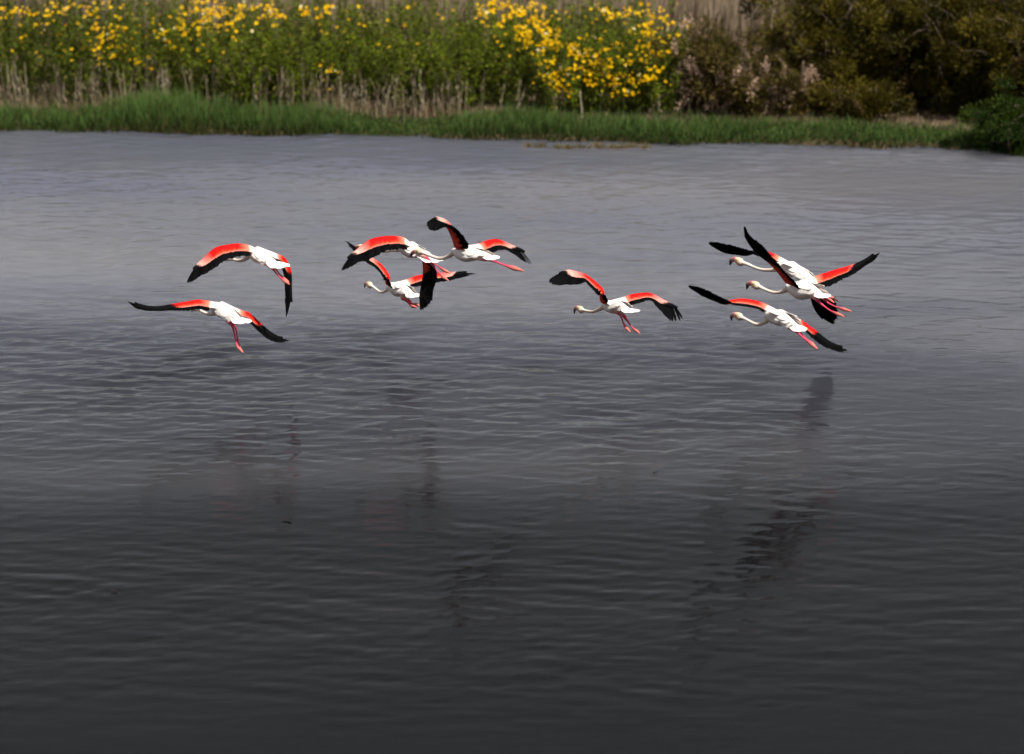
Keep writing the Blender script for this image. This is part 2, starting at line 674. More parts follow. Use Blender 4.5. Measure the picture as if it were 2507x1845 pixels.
        # keep the normal from flickering where the wing turns edge-on
        for it in range(3):
            Nn[1:-1] = Nn[:-2] + Nn[1:-1] * 2 + Nn[2:]
            Nn /= np.linalg.norm(Nn, axis=1)[:, None] + 1e-9
        V, C, Fc = [], [], []
        ring = []
        ct = np.linspace(0, 1, nc)
        clen = np.linalg.norm(chord, axis=1)
        for i in range(ns):
            s = S[i]
            cov = np.interp(s, [0, 0.45, 0.65, 0.84], [0.62, 0.56, 0.48, 0.16]) + 0.05 * (r.random() - 0.5) * (s < 0.75)
            thick = min(np.interp(s, [0, 0.1, 0.5, 0.8, 1], [0.026, 0.020, 0.014, 0.009, 0.004]), clen[i] * 0.22 + 0.004)
            row = []
            for j in range(nc):                    # dorsal, leading edge to back
                q = ct[j]
                prof = thick * (math.sqrt(q) * (1 - q) * 2.0) + 0.010 * math.sin(math.pi * q) + 0.0035 * (1 - q) + 0.002
                V.append(A[i] + chord[i] * cov * q + Nn[i] * prof)
                inner = np.clip((0.13 - s) / 0.04, 0, 1)
                outer = np.clip((s - 0.50) / 0.25, 0, 1)
                c = lerp(RED, ORANGE, np.clip((q - 0.72 + 0.2 * (r.random() - 0.5)) / 0.2, 0, 1))
                c = lerp(c, lerp(PINK, WHITE, 0.45), outer * (0.55 + 0.45 * q))
                c = lerp(c, BLUSH, np.clip((q - 0.88) / 0.12, 0, 1) * 0.45)
                c = lerp(c, lerp(PINK, ORANGE, 0.4), np.clip((0.21 - s) / 0.07, 0, 1) * 0.8)
                c = lerp(c, WHITE, inner)
                c = c * (0.74 + 0.26 * ((q * 4.0 + 0.5 * (i // 3 % 2)) % 1.0) + 0.10 * r.random())
                c = lerp(c, BLACK * 1.5, float(np.clip((s - pk + 0.10 * q + 0.04 * r.random()) / 0.03, 0, 1)))
                C.append(np.clip(c, 0, 0.9))
                row.append(len(V) - 1)
            for j in range(nc - 1, -1, -1):        # ventral, back to leading edge
                q = ct[j]
                prof = thick * 0.35 * (math.sqrt(q) * (1 - q) * 2.0) - 0.005 * math.sin(math.pi * q) + 0.0025 * (1 - q) + 0.002
                V.append(A[i] + chord[i] * (cov * 0.86) * q - Nn[i] * prof)
                c = lerp(UNDER, np.array([0.30, 0.02, 0.015]), np.clip((q - 0.55) / 0.4, 0, 1))
                c = lerp(c, ORANGE * 0.8, np.clip((s - 0.35) / 0.3, 0, 1) * 0.7)
                c = lerp(c, BLUSH, np.clip((0.06 - s) / 0.05, 0, 1))
                c = lerp(c, BLACK * 1.5, float(np.clip((s - min(pk, 0.62) + 0.12 * q + 0.04 * r.random()) / 0.03, 0, 1)))
                C.append(c * (0.85 + 0.3 * r.random()))
                row.append(len(V) - 1)
            ring.append(row)
        k = 2 * nc
        for i in range(ns - 1):
            for j in range(k):
                j2 = (j + 1) % k
                Fc.append([ring[i][j], ring[i][j2], ring[i + 1][j2], ring[i + 1][j]])
        Fc.append(ring[0][::-1])
        Fc.append(ring[-1])
        wing = obj('wing', mesh_np('wing', np.array(V) - O, Fc, M_WING, np.array(C), smooth=True), root)
        # flight feathers
        NF = 27
        for i in range(NF):
            s = 0.15 + 0.85 * (i / (NF - 1))
            sb = np.interp(s, [0.15, 0.6, 1.0], [0.14, 0.55, 0.83])
            a = interp_idx(LE, [sb])[0]
            b = interp_idx(TE, [sb])[0]
            tp = interp_idx(TE, [min(1, s)])[0]
            le_t = interp_idx(LE, [min(1, s)])[0]
            if s > 0.93:
                tp = lerp(tp, le_t, (s - 0.93) / 0.07 * 0.35)
            i0 = int(np.clip(sb / SE * (ns - 1), 0, ns - 1))
            nn = Nn[i0] * sd * sd
            base = lerp(a, b, np.interp(sb, [0.5, 0.83], [0.30, 0.08]))
            d = tp - base
            tip = base + d * (0.96 + 0.10 * r.random() + (0.03 if i % 2 else 0))
            wdt = 0.046 if s < 0.7 else np.interp(s, [0.7, 1], [0.044, 0.025])
            cc = BLACK * (0.8 + 0.9 * r.random())
            fm = feather_mesh('flight_feather', base + Nn[i0] * 0.0012 * ((i % 3) - 1), tip, Nn[i0], wdt, cc, cc * 1.3, O,
                              curve=0.05 if s > 0.8 else 0.02, blunt=0.42 if s < 0.7 else 0.22)
            obj('flight_feather', fm, wing)
        # white shoulder feathers lying along the flank over the wing root
        for i in range(10):
            u = i / 9.0
            k = int(5 + u * 11)
            Rk = clines[0][1][k]
            tg = unit(T[min(k + 2, 25)] - T[k])
            a_ = math.radians(r.uniform(5, 60))
            base = T[k] + lat * sd * Rk * math.cos(a_) * 0.93 + up * Rk * math.sin(a_) * 0.93
            tip = base + tg * r.uniform(0.11, 0.16) + lat * sd * 0.016 - up * 0.006
            fm = feather_mesh('shoulder_feather', base, tip, lat * sd * math.cos(a_) + up * (math.sin(a_) + 0.3), 0.05, WHITE, WHITE * 0.97, O, 0.05, 0.55)
            obj('shoulder_feather', fm, wing)

    # tail fan
    tb = sag(torso[-2][:2])
    tt = sag(tail)
    L = np.linalg.norm(tt - tb)
    ax = (tt - tb) / (L + 1e-9)
    L = max(L, 0.11)
    for i in range(10):
        u = (i - 4.5) / 4.5
        d = ax + lat * u * 0.26
        d /= np.linalg.norm(d)
        base = tb - ax * 0.03 + lat * u * 0.02 + up * 0.004 * (1 - abs(u))
        tip = base + d * (L + 0.03) * (1.0 - 0.16 * u * u) * (0.94 + 0.12 * r.random())
        fm = feather_mesh('tail_feather', base, tip, up + 0.3 * r.normal(size=3) * 0.2, 0.042, WHITE, WHITE, O, 0.03, 0.6)
        obj('tail_feather', fm, root)
    return root


def pairs(le, te):
    return (le, te)


# bird over the left pair, wings bowed down
flamingo(1, 15.6, 57,
         [(1290, 320, 30), (1345, 335, 95), (1470, 375, 135), (1590, 440, 118), (1700, 485, 78), (1790, 525, 36)],
         [(1325, 395, 42), (1250, 452, 36), (1150, 475, 30), (1050, 452, 27), (960, 458, 26), (880, 462, 27)],
         (810, 455, 46), [(760, 470), (725, 490), (705, 540)],
         [[(1650, 535), (1730, 605), (1830, 730), (1920, 815), (2030, 885)],
          [(1660, 520), (1770, 590), (1860, 715), (1935, 790), (2020, 845)]],
         (1935, 580),
         ([(1310, 240), (1130, 205), (960, 220), (780, 255), (670, 330), (560, 430), (480, 510), (410, 590), (310, 690), (200, 825)],
          [(1400, 395), (1250, 385), (1060, 420), (900, 480), (790, 555), (650, 650), (550, 700), (450, 750), (360, 810), (285, 878)]),
         ([(1770, 390), (1880, 420), (1960, 500), (2010, 600), (2035, 720), (2035, 900), (2040, 1080), (2045, 1270), (1985, 1460)],
          [(1830, 480), (1890, 545), (1910, 620), (1935, 720), (1950, 850), (1955, 980), (1962, 1130), (1970, 1290), (1978, 1440)]),
         'flamingo whose far wing hangs straight down beside its trailing feet', 1, (.8,.55))

# lower left bird, legs dangling
flamingo(2, 15.2, 58,
         [(1125, 195, 28), (1170, 212, 72), (1255, 238, 98), (1350, 290, 82), (1435, 338, 52), (1495, 368, 26)],
         [(1195, 262, 32), (1145, 287, 27), (1090, 290, 22), (1030, 265, 20), (980, 240, 20)],
         (938, 232, 27), [(910, 238), (895, 248), (902, 272)],
         [[(1330, 365), (1390, 435), (1425, 580), (1455, 690), (1525, 765)],
          [(1370, 380), (1425, 435), (1450, 570), (1468, 680), (1505, 750)]],
         (1558, 398),
         ([(1110, 158), (970, 140), (800, 168), (640, 198), (490, 224), (350, 215), (230, 185), (160, 148), (105, 120)],
          [(1120, 255), (1000, 228), (820, 245), (640, 245), (490, 250), (350, 246), (250, 224), (180, 184), (125, 140)]),
         ([(1470, 262), (1560, 285), (1650, 350), (1760, 452), (1860, 530), (1950, 580), (2030, 592), (2105, 590)],
          [(1500, 345), (1580, 375), (1645, 435), (1725, 510), (1810, 580), (1890, 620), (1990, 635), (2085, 622)]),
         'flamingo with both pink legs dangling below its white body', 2, (.48,.52))

# middle cluster, bowed wings, in front of the low one
flamingo(3, 15.5, 55,
         [(1065, 540, 45), (1115, 565, 105), (1220, 602, 116), (1320, 645, 84), (1400, 682, 50), (1460, 700, 26)],
         [(1040, 600, 30), (935, 607, 23), (840, 622, 20), (740, 610, 20), (640, 585, 20), (560, 570, 22)],
         (505, 562, 45), [(450, 555), (405, 570), (392, 625)],
         [[(1435, 705), (1505, 765), (1610, 835), (1700, 895), (1790, 940)],
          [(1455, 745), (1515, 805), (1600, 905), (1685, 990), (1765, 1045)]],
         (1605, 765),
         ([(1080, 442), (980, 418), (850, 415), (720, 430), (620, 460), (520, 530), (430, 610), (340, 690), (250, 790), (160, 875)],
          [(1200, 590), (1080, 580), (930, 595), (790, 635), (680, 690), (580, 735), (480, 765), (390, 800), (310, 845), (235, 902)]),
         ([(1390, 640), (1388, 760), (1395, 860), (1395, 950), (1370, 1100), (1350, 1210), (1330, 1330), (1308, 1480)],
          [(1470, 700), (1550, 810), (1600, 930), (1585, 1050), (1550, 1150), (1530, 1300), (1480, 1400), (1405, 1478)]),
         'flamingo with red wing arched over, its body crossed by the next bird\'s head', 3, (.8,.5))

# the high one with raised hooked wing
flamingo(4, 14.4, 49,
         [(825, 655, 36), (885, 685, 92), (1000, 722, 118), (1130, 722, 108), (1260, 732, 82), (1360, 742, 54), (1425, 758, 28)],
         [(830, 702, 42), (770, 742, 33), (690, 778, 30), (610, 784, 29), (530, 763, 28), (440, 728, 30), (380, 702, 34)],
         (310, 685, 50), [(235, 672), (185, 700), (165, 772)],
         [[(1270, 785), (1430, 815), (1600, 880), (1760, 940), (1945, 982)],
          [(1285, 770), (1440, 805), (1600, 872), (1765, 925), (1900, 950)]],
         (1485, 780),
         ([(850, 590), (830, 520), (800, 430), (762, 350), (728, 285), (710, 225), (640, 172), (570, 140), (515, 120), (455, 165)],
          [(1090, 650), (1060, 550), (1010, 460), (940, 370), (850, 292), (745, 268), (670, 268), (580, 320), (480, 335), (398, 290)]),
         ([(1180, 592), (1300, 540), (1400, 510), (1500, 505), (1600, 540), (1720, 590), (1860, 640), (2000, 722), (2115, 772)],
          [(1400, 705), (1440, 695), (1510, 662), (1600, 642), (1680, 650), (1760, 695), (1870, 765), (1960, 830), (2040, 892)]),
         'flamingo with one wing hooked high and pale belly showing', 4, (.9,.77))

# the low one behind the bowed wings
flamingo(3, 16.2, 66,
         [(885, 1130, 28), (935, 1150, 78), (1040, 1170, 112), (1140, 1192, 88), (1210, 1230, 54), (1252, 1250, 28)],
         [(870, 1180, 30), (820, 1208, 23), (770, 1207, 20), (710, 1165, 19), (672, 1135, 21)],
         (625, 1110, 48), [(588, 1088), (556, 1098), (546, 1148)],
         [[(1090, 1290), (1150, 1335), (1230, 1412), (1305, 1432)],
          [(1165, 1300), (1225, 1370), (1295, 1392), (1345, 1412)]],
         (1310, 1275),
         ([(870, 1100), (850, 1040), (880, 990), (800, 860), (705, 770), (610, 712), (480, 600), (370, 520), (275, 455)],
          [(975, 1165), (910, 1060), (830, 1000), (740, 885), (650, 812), (570, 765), (450, 645), (350, 548), (285, 470)]),
         ([(1150, 1055), (1280, 1000), (1400, 972), (1600, 952), (1800, 940), (1930, 934), (2060, 930), (2178, 925)],
          [(1270, 1130), (1340, 1115), (1450, 1085), (1600, 1062), (1750, 1042), (1860, 1012), (2000, 982), (2130, 942)]),
         'lower flamingo of the middle three, partly hidden behind drooping black wing', 5, (.75,.75))

# lone bird
flamingo(5, 15.3, 65,
         [(925, 620, 30), (975, 640, 82), (1070, 655, 103), (1170, 655, 84), (1250, 682, 54), (1300, 702, 28)],
         [(920, 665, 34), (850, 700, 28), (780, 724, 24), (710, 720, 22), (665, 710, 24)],
         (605, 698, 50), [(555, 668), (518, 690), (508, 758)],
         [[(1095, 715), (1175, 785), (1220, 890), (1258, 960), (1322, 1022)],
          [(1195, 745), (1255, 825), (1315, 910), (1372, 980), (1458, 1042)]],
         (1398, 722),
         ([(905, 590), (880, 500), (900, 415), (770, 290), (645, 205), (540, 160), (430, 128), (335, 150), (215, 195), (150, 235)],
          [(1035, 612), (960, 500), (830, 440), (715, 335), (660, 275), (580, 310), (450, 325), (330, 328), (230, 325), (135, 300)]),
         ([(1210, 542), (1320, 500), (1430, 480), (1560, 475), (1650, 500), (1780, 560), (1930, 625), (2050, 700), (2125, 772)],
          [(1325, 632), (1370, 612), (1450, 592), (1560, 557), (1650, 575), (1725, 665), (1820, 770), (1920, 850), (2060, 855)]),
         'flamingo flying alone with both wings bent at the wrist', 6, (.8,.77))

# right trio: back bird
flamingo(6, 15.9, 51,
         [(945, 500, 28), (1005, 528, 66), (1120, 560, 84), (1220, 610, 74), (1310, 660, 50), (1385, 715, 28)],
         [(925, 560, 28), (850, 566, 22), (770, 560, 20), (690, 535, 19), (620, 503, 19), (575, 487, 22)],
         (525, 474, 46), [(470, 440), (425, 455), (405, 508)],
         [[(1440, 780), (1510, 840), (1575, 880), (1650, 925)],
          [(1400, 790), (1470, 850), (1530, 888), (1605, 942)]],
         (1450, 760),
         ([(965, 432), (900, 402), (850, 385), (770, 360), (700, 362), (600, 398), (480, 388), (350, 368), (240, 325), (165, 285)],
          [(960, 500), (890, 450), (830, 425), (750, 405), (690, 385), (610, 345), (480, 298), (350, 262), (240, 232), (155, 218)]),
         ([(1290, 640), (1300, 760), (1335, 900), (1380, 1020), (1460, 1120), (1560, 1192)],
          [(1400, 720), (1490, 800), (1570, 880), (1630, 960), (1648, 1060), (1620, 1165)]),
         'rear flamingo of the overlapping pair, half hidden behind the raised black wing', 7, (.52,.5))

# right trio: front bird
flamingo(6, 14.8, 51,
         [(1055, 740, 28), (1105, 768, 72), (1200, 800, 104), (1300, 802, 98), (1390, 832, 68), (1445, 862, 40)],
         [(1062, 782, 30), (1000, 815, 23), (930, 824, 20), (850, 805, 19), (785, 775, 19), (750, 757, 22)],
         (712, 745, 46), [(660, 715), (615, 728), (598, 785)],
         [[(1400, 900), (1465, 962), (1560, 1030), (1640, 1068), (1722, 1100)],
          [(1470, 890), (1535, 942), (1630, 990), (1715, 1015), (1802, 1040)]],
         (1535, 870),
         ([(1050, 705), (995, 640), (930, 560), (850, 480), (750, 400), (660, 310), (600, 220), (562, 135), (572, 62)],
          [(1255, 805), (1160, 700), (1050, 590), (960, 485), (880, 400), (800, 300), (705, 210), (625, 140), (590, 60)]),
         ([(1350, 660), (1480, 610), (1600, 570), (1750, 530), (1870, 490), (2000, 432), (2080, 372), (2142, 330)],
          [(1470, 758), (1540, 745), (1620, 708), (1740, 650), (1850, 588), (1960, 512), (2065, 440), (2115, 378)]),
         'front flamingo of the overlapping pair, both wings raised in a V', 8, (.5,.62))

# right trio: lowest bird
flamingo(7, 13.9, 57,
         [(1105, 500, 35), (1165, 528, 86), (1270, 552, 104), (1370, 592, 74), (1450, 640, 44), (1500, 665, 26)],
         [(1130, 572, 32), (1070, 610, 26), (1000, 634, 23), (930, 612, 21), (870, 580, 20), (825, 557, 21)],
         (768, 535, 48), [(710, 508), (672, 530), (665, 585)],
         [[(1390, 655), (1470, 712), (1560, 795), (1640, 860), (1745, 942)],
          [(1420, 660), (1500, 715), (1575, 790), (1650, 855), (1735, 925)]],
         (1568, 710),
         ([(1112, 422), (1000, 378), (900, 352), (790, 340), (680, 362), (570, 378), (450, 335), (320, 282), (200, 222), (128, 165)],
          [(1100, 490), (1010, 440), (890, 412), (780, 396), (670, 375), (575, 322), (450, 250), (330, 182), (225, 138), (118, 110)]),
         ([(1450, 572), (1540, 620), (1620, 670), (1700, 722), (1800, 800), (1900, 870), (2000, 912), (2090, 930), (2145, 935)],
          [(1500, 645), (1580, 695), (1640, 762), (1720, 832), (1800, 890), (1890, 932), (1980, 962), (2050, 972), (2105, 962)]),
         'lowest flamingo of the three at the right end, far wing trailing down', 9, (.6,.5))


# ------------------------------------------------------------------ vegetation helpers
def leaf_mesh(name, pos, axis, length, width, cols, mat):
    """many kite-shaped leaves: pos (n,3) base, axis (n,3) unit, length, width (n,), cols (n,3)"""
    n = len(pos)
    rv = rng.normal(size=(n, 3))
    side = np.cross(axis, rv)
    side /= np.linalg.norm(side, axis=1)[:, None] + 1e-9
    nrm = np.cross(side, axis)
    L, Wd = length[:, None], width[:, None]
    v0 = pos
    v1 = pos + axis * L * 0.5 + side * Wd * 0.5 + nrm * Wd * 0.12
    v2 = pos + axis * L - nrm * L * 0.06
    v3 = pos + axis * L * 0.5 - side * Wd * 0.5 + nrm * Wd * 0.12
    V = np.stack([v0, v1, v2, v3], 1).reshape(-1, 3)
    i = np.arange(n)[:, None] * 4
    Fq = np.concatenate([i, i + 1, i + 2, i + 3], 1)
    C = np.repeat(np.clip(cols, 0, 1), 4, 0)
    return mesh_np(name, V, Fq, mat, C)


def blades(name, base, hgt, width, lean, cols_low, cols_top, mat):
    """grass blades: tapering 2-segment strips"""
    n = len(base)
    a = rng.uniform(0, 2 * np.pi, n)
    side = np.stack([np.cos(a), np.sin(a), np.zeros(n)], -1)
    h_ = hgt[:, None]
    up = np.array([0, 0, 1.0])
    m = base + up * h_ * 0.55 + lean * 0.3
    t = base + up * h_ * (1 - 0.25 * np.linalg.norm(lean[:, :2], axis=1)[:, None] / (h_ + 1e-6)) + lean
    w = width[:, None] * 0.5
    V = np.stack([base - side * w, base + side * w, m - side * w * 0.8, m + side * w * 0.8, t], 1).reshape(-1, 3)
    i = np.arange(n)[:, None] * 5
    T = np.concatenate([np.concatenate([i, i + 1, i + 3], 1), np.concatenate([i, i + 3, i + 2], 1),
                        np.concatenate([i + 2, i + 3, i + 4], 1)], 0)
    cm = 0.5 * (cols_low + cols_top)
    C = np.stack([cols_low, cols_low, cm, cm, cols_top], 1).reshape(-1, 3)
    return mesh_np(name, V, T, mat, C)


def px_of_x(x, Y, z):
    q = np.array([x, Y, z]) - CAM
    dz = q[1] * CP - q[2] * SP
    return W / 2 + F * q[0] / dz, HH / 2 - F * (q[1] * SP + q[2] * CP) / dz


# ------------------------------------------------------------------ shore grass (a belt nobody could count)
n = 52000
gxs = rng.uniform(-8.2, 8.2, n)
dd = rng.beta(1.2, 1.5, n) * 1.0 - 0.07
gys = shore_y(gxs) + dd
gzs = bank_z(gxs, gys)
mound = (0.165 + 0.05 * np.sin(gxs * 1.1 + 0.5) + 0.035 * np.sin(gxs * 2.9 + 2.0))
for mx_, mw, mh in ((430, 190, 0.16), (720, 120, 0.13), (30, 160, 0.03), (1400, 300, 0.03), (1840, 90, 0.06), (1050, 140, 0.0)):
    cx, _ = shore_x(mx_, 0.4)
    wx = mw / PXM
    mound = mound + mh * np.exp(-((gxs - cx) / wx) ** 2)
hg = mound * rng.uniform(0.55, 1.08, n) * np.clip(0.55 + (dd + 0.05) * 1.6, 0.45, 1.0)
patch = np.array([mnoise.noise(Vector((x * 1.3, y * 2.2, 3.0))) for x, y in zip(gxs[::8], gys[::8])])
patch = np.repeat(patch, 8)[:n]
tone = np.clip(0.5 + 1.0 * patch + rng.normal(0, 0.18, n), 0, 1)[:, None]
tuft = np.array([mnoise.noise(Vector((x * 5.0, y * 5.0, 9.0))) for x, y in zip(gxs, gys)])
hg = hg * np.clip(1 + 0.45 * patch + 0.45 * tuft, 0.5, 1.45)
tone = np.clip(tone + 0.6 * tuft[:, None], 0, 1)
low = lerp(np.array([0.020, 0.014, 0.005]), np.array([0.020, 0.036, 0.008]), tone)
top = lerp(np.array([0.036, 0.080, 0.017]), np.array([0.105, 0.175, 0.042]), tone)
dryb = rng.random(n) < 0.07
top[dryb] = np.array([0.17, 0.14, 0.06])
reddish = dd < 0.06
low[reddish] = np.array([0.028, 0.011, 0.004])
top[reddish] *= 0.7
lean = np.stack([rng.normal(0.02, 0.05, n), rng.normal(-0.03, 0.05, n), np.zeros(n)], -1)
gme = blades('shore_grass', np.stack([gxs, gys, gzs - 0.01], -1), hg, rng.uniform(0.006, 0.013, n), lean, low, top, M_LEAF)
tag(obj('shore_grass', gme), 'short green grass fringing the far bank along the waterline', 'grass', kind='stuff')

# dry litter and thin straw behind the fringe
n = 9000
gxs = rng.uniform(-8.2, 8.2, n)
dd = rng.uniform(0.75, 1.5, n)
gys = shore_y(gxs) + dd
dens = np.ones(n)
hg = rng.uniform(0.10, 0.34, n)
pxs = np.array([px_of_x(x, y, 0.2)[0] for x, y in zip(gxs, gys)])
tall = ((pxs < 420) | ((pxs > 760) & (pxs < 1130)))
hg = np.where(tall, hg * 0.95, hg * 0.4)
tone = rng.random(n)[:, None]
low = lerp(np.array([0.0960, 0.0540, 0.0300]), np.array([0.1800, 0.1200, 0.0720]), tone)
top = lerp(np.array([0.1680, 0.1260, 0.0720]), np.array([0.2880, 0.2280, 0.1560]), tone)
gre = rng.random(n) < 0.35
top[gre] = np.array([0.0780, 0.0960, 0.0360])
lean = np.stack([rng.normal(0, 0.05, n), rng.normal(-0.02, 0.05, n), np.zeros(n)], -1)
gme = blades('dry_straw', np.stack([gxs, gys, bank_z(gxs, gys) - 0.01], -1), hg, rng.uniform(0.006, 0.012, n), lean, low, top, M_DRY)
tag(obj('dry_straw', gme), 'thin dry straw between the green fringe and the bushes', 'straw', kind='stuff')

# dry reed bed on the slope behind everything
n = 26000
gxs = rng.uniform(-14, 14, n)
gys = shore_y(gxs) + rng.uniform(4.2, 10.0, n)
hg = rng.uniform(0.9, 1.6, n)
tone = rng.random(n)[:, None]
low = lerp(np.array([0.0960, 0.0660, 0.0420]), np.array([0.1560, 0.1140, 0.0720]), tone)
top = lerp(np.array([0.1650, 0.1210, 0.0825]), np.array([0.2750, 0.2200, 0.1595]), tone)
lean = np.stack([rng.normal(0.05, 0.12, n), rng.normal(0, 0.12, n), np.zeros(n)], -1)
gme = blades('dry_reed_bed', np.stack([gxs, gys, bank_z(gxs, gys) - 0.02], -1), hg, rng.uniform(0.012, 0.03, n), lean, low, top, M_DRY)
tag(obj('dry_reed_bed', gme), 'pale tan bed of dry reeds on the slope behind the bushes', 'reeds', kind='stuff')


# ------------------------------------------------------------------ crown daisy bushes
def stems_mesh(name, paths, r0, colr, mat):
    V, Fc, off, C = [], [], 0, []
    for P in paths:
        k = len(P)
        seg = 4
        T = np.gradient(P, axis=0)
        T = unit(T)
        S = unit(np.cross(T, np.array([0.31, 0.9, 0.2])))
        U = np.cross(S, T)
        for i in range(k):
            rad = r0 * (1 - 0.7 * i / (k - 1))
            for j in range(seg):
                a = j * math.pi / 2
                V.append(P[i] + (S[i] * math.cos(a) + U[i] * math.sin(a)) * rad)
                C.append(colr)
        for i in range(k - 1):
            for j in range(seg):
                q = (j + 1) % seg
                Fc.append([off + i * seg + j, off + i * seg + q, off + (i + 1) * seg + q, off + (i + 1) * seg + j])
        off += k * seg
    return mesh_np(name, np.array(V), np.array(Fc), mat, np.array(C), smooth=True)


def flower_mesh(name, petal, centre, np_=9, cup=0.25):
    V, Fc, C = [(0, 0, 0.006)], [], [centre]
    for i in range(np_):
        a = 2 * math.pi * i / np_
        b = math.pi / np_
        base = len(V)
        for rr_, da, zz in ((0.35, -b * 0.5, 0.02), (0.9, -b * 0.75, cup * 0.9), (1.0, 0, cup), (0.9, b * 0.75, cup * 0.9), (0.35, b * 0.5, 0.02)):
            V.append((rr_ * math.cos(a + da), rr_ * math.sin(a + da), zz))
            C.append(petal)
        Fc.append([0, base, base + 1, base + 2, base + 3, base + 4])
    cb = len(V)
    for i in range(7):
        a = 2 * math.pi * i / 7
        V.append((0.36 * math.cos(a), 0.36 * math.sin(a), 0.06))
        C.append(centre)
    V.append((0, 0, 0.16))
    C.append(centre)
    for i in range(7):
        Fc.append([cb + i, cb + (i + 1) % 7, cb + 7])
    return mesh_np(name, np.array(V), Fc, M_PETAL, np.array(C))


YEL = np.array([0.56, 0.33, 0.001])
YEL2 = np.array([0.50, 0.28, 0.001])
FLOWERS = [flower_mesh('flower_head', YEL, np.array([0.46, 0.22, 0.004])),
           flower_mesh('flower_head', YEL2, np.array([0.40, 0.18, 0.004]), 8, 0.4),
           flower_mesh('flower_head', np.array([0.58, 0.37, 0.002]), YEL2, 10, 0.15)]
PALE = flower_mesh('flower_head', np.array([0.56, 0.52, 0.30]), YEL, 9, 0.2)

bushes = []     # (root, x, y, rx, ry, height)


def daisy_bush(px_, d, hgt, rx, label, tone, nst, flowers_extra=0):
    x, y = shore_x(px_, d)
    z = float(bank_z(x, y))
    root = empty('daisy_bush', (x, y, z))
    tag(root, label, 'bush', 'leafy daisy bushes along the far bank')
    paths, lp, la, ll, lw, lc = [], [], [], [], [], []
    g_in = np.array([0.030, 0.044, 0.004])
    g_out = np.array([0.120, 0.150, 0.006])
    for i in range(nst):
        a = rng.uniform(0, 2 * math.pi)
        q = math.sqrt(rng.random())
        bx, by = 0.55 * q * rx * math.cos(a), 0.55 * q * rx * 0.8 * math.sin(a)
        tx, ty = q * rx * 1.1 * math.cos(a) + rng.normal(0, .07), q * rx * 0.9 * math.sin(a) + rng.normal(0, .07)
        tz = hgt * (1.0 - 0.42 * q * q) * rng.uniform(0.72, 1.08)
        P = catmull([(bx, by, -0.02), (lerp(bx, tx, .35), lerp(by, ty, .35), tz * 0.55), (tx, ty, tz)], 6)
        paths.append(P)
        nl = int(rng.integers(60, 85))
        t = rng.uniform(0.08, 1.0, nl) ** 0.9
        pts = np.stack([np.interp(t, np.linspace(0, 1, 6), P[:, k]) for k in range(3)], -1)
        pts = pts + rng.normal(0, 0.018, pts.shape)
        dirs = unit(np.stack([rng.normal(0, 1, nl), rng.normal(0, 1, nl), rng.normal(0.35, 0.6, nl)], -1))
        lp.append(pts)
        la.append(dirs)
        ll.append(rng.uniform(0.035, 0.085, nl))
        lw.append(rng.uniform(0.010, 0.024, nl))
        st = rng.uniform(0.6, 1.25)
        cc = lerp(g_in, g_out, np.clip(rng.normal(tone, 0.22, nl), 0, 1)[:, None]) * st
        yl = rng.random(nl) < 0.06
        cc[yl] = np.array([0.16, 0.14, 0.03])
        lc.append(cc)
    obj('stems', stems_mesh('stems', paths, 0.006, np.array([0.10, 0.11, 0.035]), M_LEAF), root)
    obj('foliage', leaf_mesh('foliage', np.concatenate(lp), np.concatenate(la), np.concatenate(ll), np.concatenate(lw),
                             np.concatenate(lc), M_LEAF), root)
    bushes.append((root, x, y, z, rx, hgt, paths))
    return root


G = 'leafy green daisy bush'
specs = []
# front and back rows of bushes: (photo column, metres behind the water, height, radius, tone)
for i, c in enumerate((-90, 60, 210, 350, 480, 610, 740, 870, 1000, 1130, 1260, 1390, 1510, 1610)):
    hh = {-90: 1.15, 60: 1.1, 210: 1.15, 350: 1.2, 480: 1.15, 610: 1.10, 740: 1.08, 870: 1.06, 1000: 1.12, 1130: 1.1, 1260: 1.12, 1390: 1.12,
          1510: 1.08, 1610: 1.0}[c]
    specs.append((c, 1.75 + 0.15 * math.sin(i * 2.1), hh, 0.62, 0.5 if c > 330 else 0.22))
for i, c in enumerate((0, 150, 290, 420, 560, 690, 820, 950, 1080, 1210, 1330, 1450, 1570)):
    specs.append((c, 2.75 + 0.15 * math.sin(i * 1.3), 1.36 if c < 520 else 1.29, 0.66, 0.55 if c > 330 else 0.25))


ORD = ['first', 'second', 'third', 'fourth', 'fifth', 'sixth', 'seventh', 'eighth', 'ninth', 'tenth', 'eleventh', 'twelfth',
       'thirteenth', 'fourteenth']


def bush_label(c, d):
    back = d > 2.3
    row = sorted([q[0] for q in specs if (q[1] > 2.3) == back], reverse=True)
    k = ORD[row.index(c)]
    look = ('dark leafy daisy bush above grey reeds' if c < 330 else 'green daisy bush crowned with yellow flowers' if c < 700 else
            'plain green bush with few flowers' if c < 1120 else 'bush thick with yellow flowers')
    return look + ', ' + k + ' in ' + ('back' if back else 'front') + ' row from the pink bush'


for c, d, hh, rx, tn in specs:
    daisy_bush(c, d - 0.25, hh * 1.14, rx, bush_label(c, d), tn, 62)

